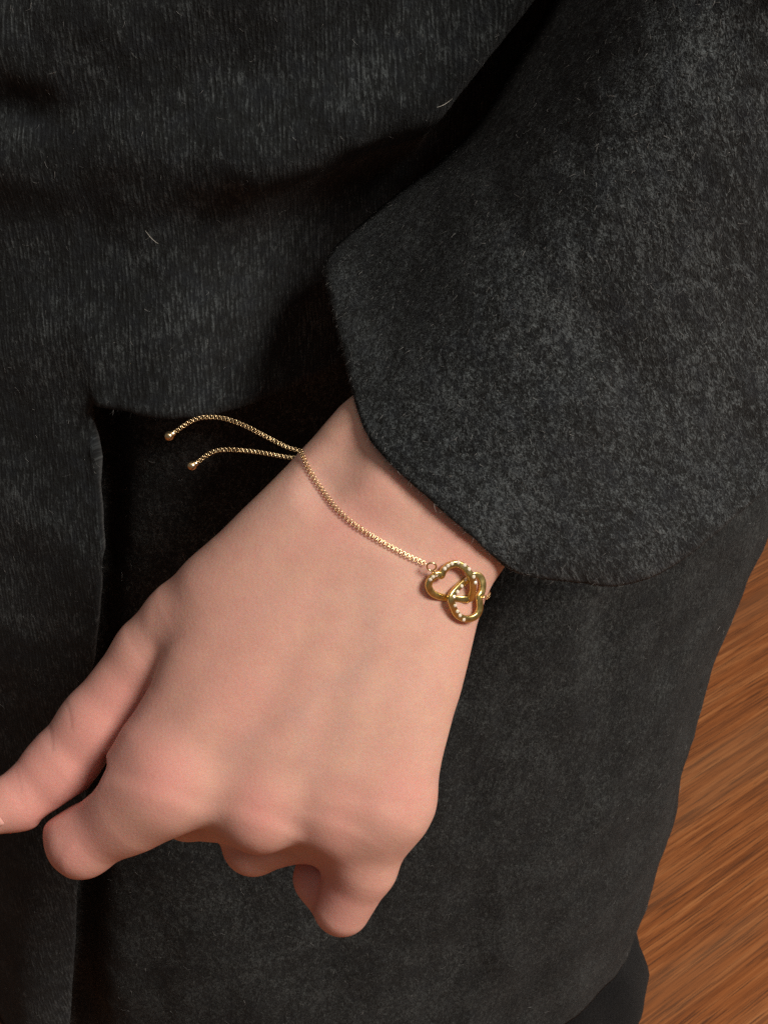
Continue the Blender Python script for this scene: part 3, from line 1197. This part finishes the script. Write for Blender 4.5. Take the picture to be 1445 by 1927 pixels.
h1 = [(540, 622), (508, 606), (466, 622), (416, 672), (398, 745), (440, 818), (530, 858), (640, 872), (760, 882), (862, 880), (893, 810), (898, 710), (868, 612), (806, 530), (720, 487), (640, 502), (588, 540), (562, 575)]
z1 = [0.6, 0.6, 0.5, 0.3, 0.1, -0.1, -0.4, -0.7, -0.6, 0.3, 1.0, 1.6, 1.9, 1.6, 1.2, 0.9, 0.7, 0.6]
h2 = [(970, 862), (1000, 800), (1008, 705), (978, 632), (920, 612), (850, 648), (762, 722), (690, 798), (648, 878), (668, 960), (708, 1048), (775, 1100), (862, 1108), (940, 1070), (975, 990), (972, 915)]
z2 = [0.2, -0.2, -0.5, -0.8, -0.9, -0.7, 0.3, 1.3, 1.9, 1.8, 1.4, 1.1, 0.8, 0.6, 0.4, 0.3]
heart(h1, z1, [(545, 515), (585, 480), (632, 462), (700, 450), (775, 465), (842, 502), (905, 578), (935, 650), (398, 655), (428, 622), (465, 600)],
      "larger gold heart outline with stones along its upper curve")
heart(h2, z2, [(805, 668), (742, 732), (686, 800), (655, 850), (668, 915), (690, 985), (716, 1048), (758, 1098)],
      "lower gold heart outline with stones along its left side")
# rings that join the hearts to the chain
V_, F__ = torus_pts(on_plate(432, 520, 0.9), np.array([1.0, 0, 0]), unit([0, 0.85, 0.5]), 1.25, 0.26)
mesh_obj("jump_ring", to_world(V_), F__, M_gold, bracelet, offset=BO)
V_, F__ = torus_pts(on_plate(465, 590, 0.9), unit([0.6, -0.7, 0.2]), unit([0.3, 0.2, 1.0]), 0.8, 0.24)
mesh_obj("jump_ring", to_world(V_), F__, M_gold, bracelet, offset=BO)
V_, F__ = torus_pts(on_plate(1012, 872, 0.3), unit([0.8, 0.5, -0.3]), unit([0.2, 0.2, 1.0]), 0.85, 0.26)
mesh_obj("jump_ring", to_world(V_), F__, M_gold, bracelet, offset=BO)

# the chain goes on past the pendant, over the edge of the wrist and under it to the clasp
P, N = skin_path([(912, 1122), (919, 1116), (926, 1107)], 0.75, 20)
wc = 0.5 * (P[-1] + start)
e1 = P[-1] - wc
e1n = unit(e1)
perp = np.array([0, 0, -1.0])
loopP, loopN = [], []
for a in np.linspace(0.0, 2.9, 60)[1:]:
    dr = e1n * math.cos(a) + perp * math.sin(a)
    o_ = Vector(wc + dr * 80)
    hit, nrm, _, _ = bvh.ray_cast(o_, Vector(-dr))
    if hit is None or (a > 1.5 and hit[2] > -6):
        continue
    loopP.append(np.array(hit) + dr * 0.75)
    loopN.append(dr)
tail = np.array([loc(930, 1101, P[-1][2] - 3.0)])
PP = np.vstack([P, np.array(loopP)])
NN = np.vstack([N, np.array(loopN)])
for _ in range(6):
    PP[1:-1] = 0.25 * PP[:-2] + 0.5 * PP[1:-1] + 0.25 * PP[2:]
chain(PP, NN, 0.1, 0.4)

# ------------------------------------------------------------------ wool fibres
def fibres(name, verts, faces, n, parent, lean, mat, lo=1.2, hi=4.5, rad=(0.03, 0.065), lift=0.45, bias=2.0):
    V_ = np.asarray(verts)
    F__ = np.asarray(faces)
    tri = np.vstack([F__[:, [0, 1, 2]], F__[:, [0, 2, 3]]])
    A, B, C = V_[tri[:, 0]], V_[tri[:, 1]], V_[tri[:, 2]]
    nr_ = np.cross(B - A, C - A)
    area = np.linalg.norm(nr_, axis=1)
    nr_ = nr_ / (area[:, None] + 1e-12)
    cen = (A + B + C) / 3
    px, py = project(cen)
    ok = (px > -80) & (px < 1525) & (py > -80) & (py < 2010) & (((CAM - cen) * nr_).sum(1) > -0.25 * np.linalg.norm(CAM - cen, axis=1))
    # even density as seen from the lens
    w = area * ok / np.linalg.norm(CAM - cen, axis=1) ** 1.0
    cdf = np.cumsum(w)
    pick = np.searchsorted(cdf, rng.random(n) * cdf[-1])
    pick = np.minimum(pick, len(tri) - 1)
    u, v = rng.random(n), rng.random(n)
    f = u + v > 1
    u[f], v[f] = 1 - u[f], 1 - v[f]
    base_ = A[pick] + (B - A)[pick] * u[:, None] + (C - A)[pick] * v[:, None]
    nn = nr_[pick]
    d = np.asarray(lean)[None] + rng.normal(size=(n, 3)) * 0.75
    d -= (d * nn).sum(1)[:, None] * nn
    d /= np.linalg.norm(d, axis=1)[:, None]
    d = d + nn * (lift * rng.random(n) ** 1.5)[:, None]
    side_ = np.cross(nn, d)
    side_ /= np.linalg.norm(side_, axis=1)[:, None]
    L = (lo + (hi - lo) * rng.random(n) ** bias) * 0.001
    bend = rng.normal(size=n) * 0.5
    ang_ = np.pi * 2 / 3
    ring_n, seg = 3, 4
    r0 = rng.uniform(*rad, n) * 0.001
    out = np.empty((n, seg, ring_n, 3))
    for s in range(seg):
        t_ = s / (seg - 1)
        c_ = base_ - nn * 0.0002 + d * (L * t_)[:, None] + side_ * (L * bend * t_ * t_)[:, None] - nn * (L * 0.35 * t_ * t_ * lift)[:, None]
        r = r0 * (1 - 0.7 * t_)
        for k in range(ring_n):
            out[:, s, k] = c_ + side_ * (r * math.cos(ang_ * k))[:, None] + nn * (r * math.sin(ang_ * k))[:, None]
    vv = out.reshape(-1, 3) - PO
    b = np.arange(n)[:, None, None] * (seg * ring_n)
    q = []
    for s in range(seg - 1):
        for k in range(ring_n):
            q.append([s * 3 + k, s * 3 + (k + 1) % 3, (s + 1) * 3 + (k + 1) % 3, (s + 1) * 3 + k])
    q = (b + np.array(q)[None]).reshape(-1, 4)
    me_ = bpy.data.meshes.new(name)
    me_.vertices.add(len(vv))
    me_.vertices.foreach_set('co', vv.astype(np.float32).ravel())
    me_.loops.add(q.size)
    me_.loops.foreach_set('vertex_index', q.astype(np.int32).ravel())
    me_.polygons.add(len(q))
    me_.polygons.foreach_set('loop_start', np.arange(0, q.size, 4, dtype=np.int32))
    me_.update(calc_edges=True)
    tone = np.repeat(rng.random(n) ** 2.2, seg * ring_n).astype(np.float32)
    a_t = me_.attributes.new('tone', 'FLOAT', 'POINT')
    a_t.data.foreach_set('value', tone)
    me_.materials.append(mat)
    o = bpy.data.objects.new(name, me_)
    COL.objects.link(o)
    o.parent = parent
    o['kind'] = 'stuff'
    return o


down = -U_
fibres("wool_fibres", SV, SF, 42000, sweater, down * 1.6 + R_ * 0.1, M_fibre, 0.7, 2.6, (0.025, 0.055), 0.35)
fibres("wool_fibres", SLW, SLF, 60000, sweater, down * 0.8 - R_ * 0.25, M_fibre, 0.5, 2.0, (0.025, 0.06), 0.8)
fibres("wool_fibres", KV, KF, 46000, skirt, down * 1.0 - R_ * 0.35, M_fibre, 0.8, 3.4, (0.035, 0.075), 0.5)

edge_f = SLF.reshape(NT_ - 1, nc, 4)[:2, :NF - 1].reshape(-1, 4)
fibres("wool_fibres", SLW, edge_f, 3500, sweater, down * 0.9 - R_ * 1.1, M_fibre, 0.5, 2.2, (0.03, 0.055), 0.5)

# a few stray pale hairs caught on the wool
for parent, (a, b), zoff in ((sweater, ((274, 434), (298, 458)), 0.003), (sweater, ((822, 202), (852, 184)), 0.004)):
    pts = []
    for t_ in np.linspace(0, 1, 8):
        px = a[0] + (b[0] - a[0]) * t_
        py = a[1] + (b[1] - a[1]) * t_ + 3 * math.sin(t_ * 3)
        d = to_world(loc(px, py)) - CAM
        d /= np.linalg.norm(d)
        me_b = BVHTree.FromPolygons([tuple(v) for v in SV], [tuple(int(i) for i in f) for f in SF]) if not pts else me_b
        hit = me_b.ray_cast(Vector(CAM), Vector(d))[0]
        pts.append(np.array(hit) - d * zoff)
    pts = np.array(pts)
    V_, F__ = [], []
    for i, p in enumerate(pts):
        r = 0.000065 * (1 - 0.5 * abs(i / 3.5 - 1))
        for k in range(4):
            V_.append(p + r * (R_ * math.cos(k * math.pi / 2) + U_ * math.sin(k * math.pi / 2)))
    for i in range(len(pts) - 1):
        for k in range(4):
            F__.append([i * 4 + k, i * 4 + (k + 1) % 4, i * 4 + 4 + (k + 1) % 4, i * 4 + 4 + k])
    mesh_obj("stray_hair", V_, F__, M_hair, parent, offset=PO)
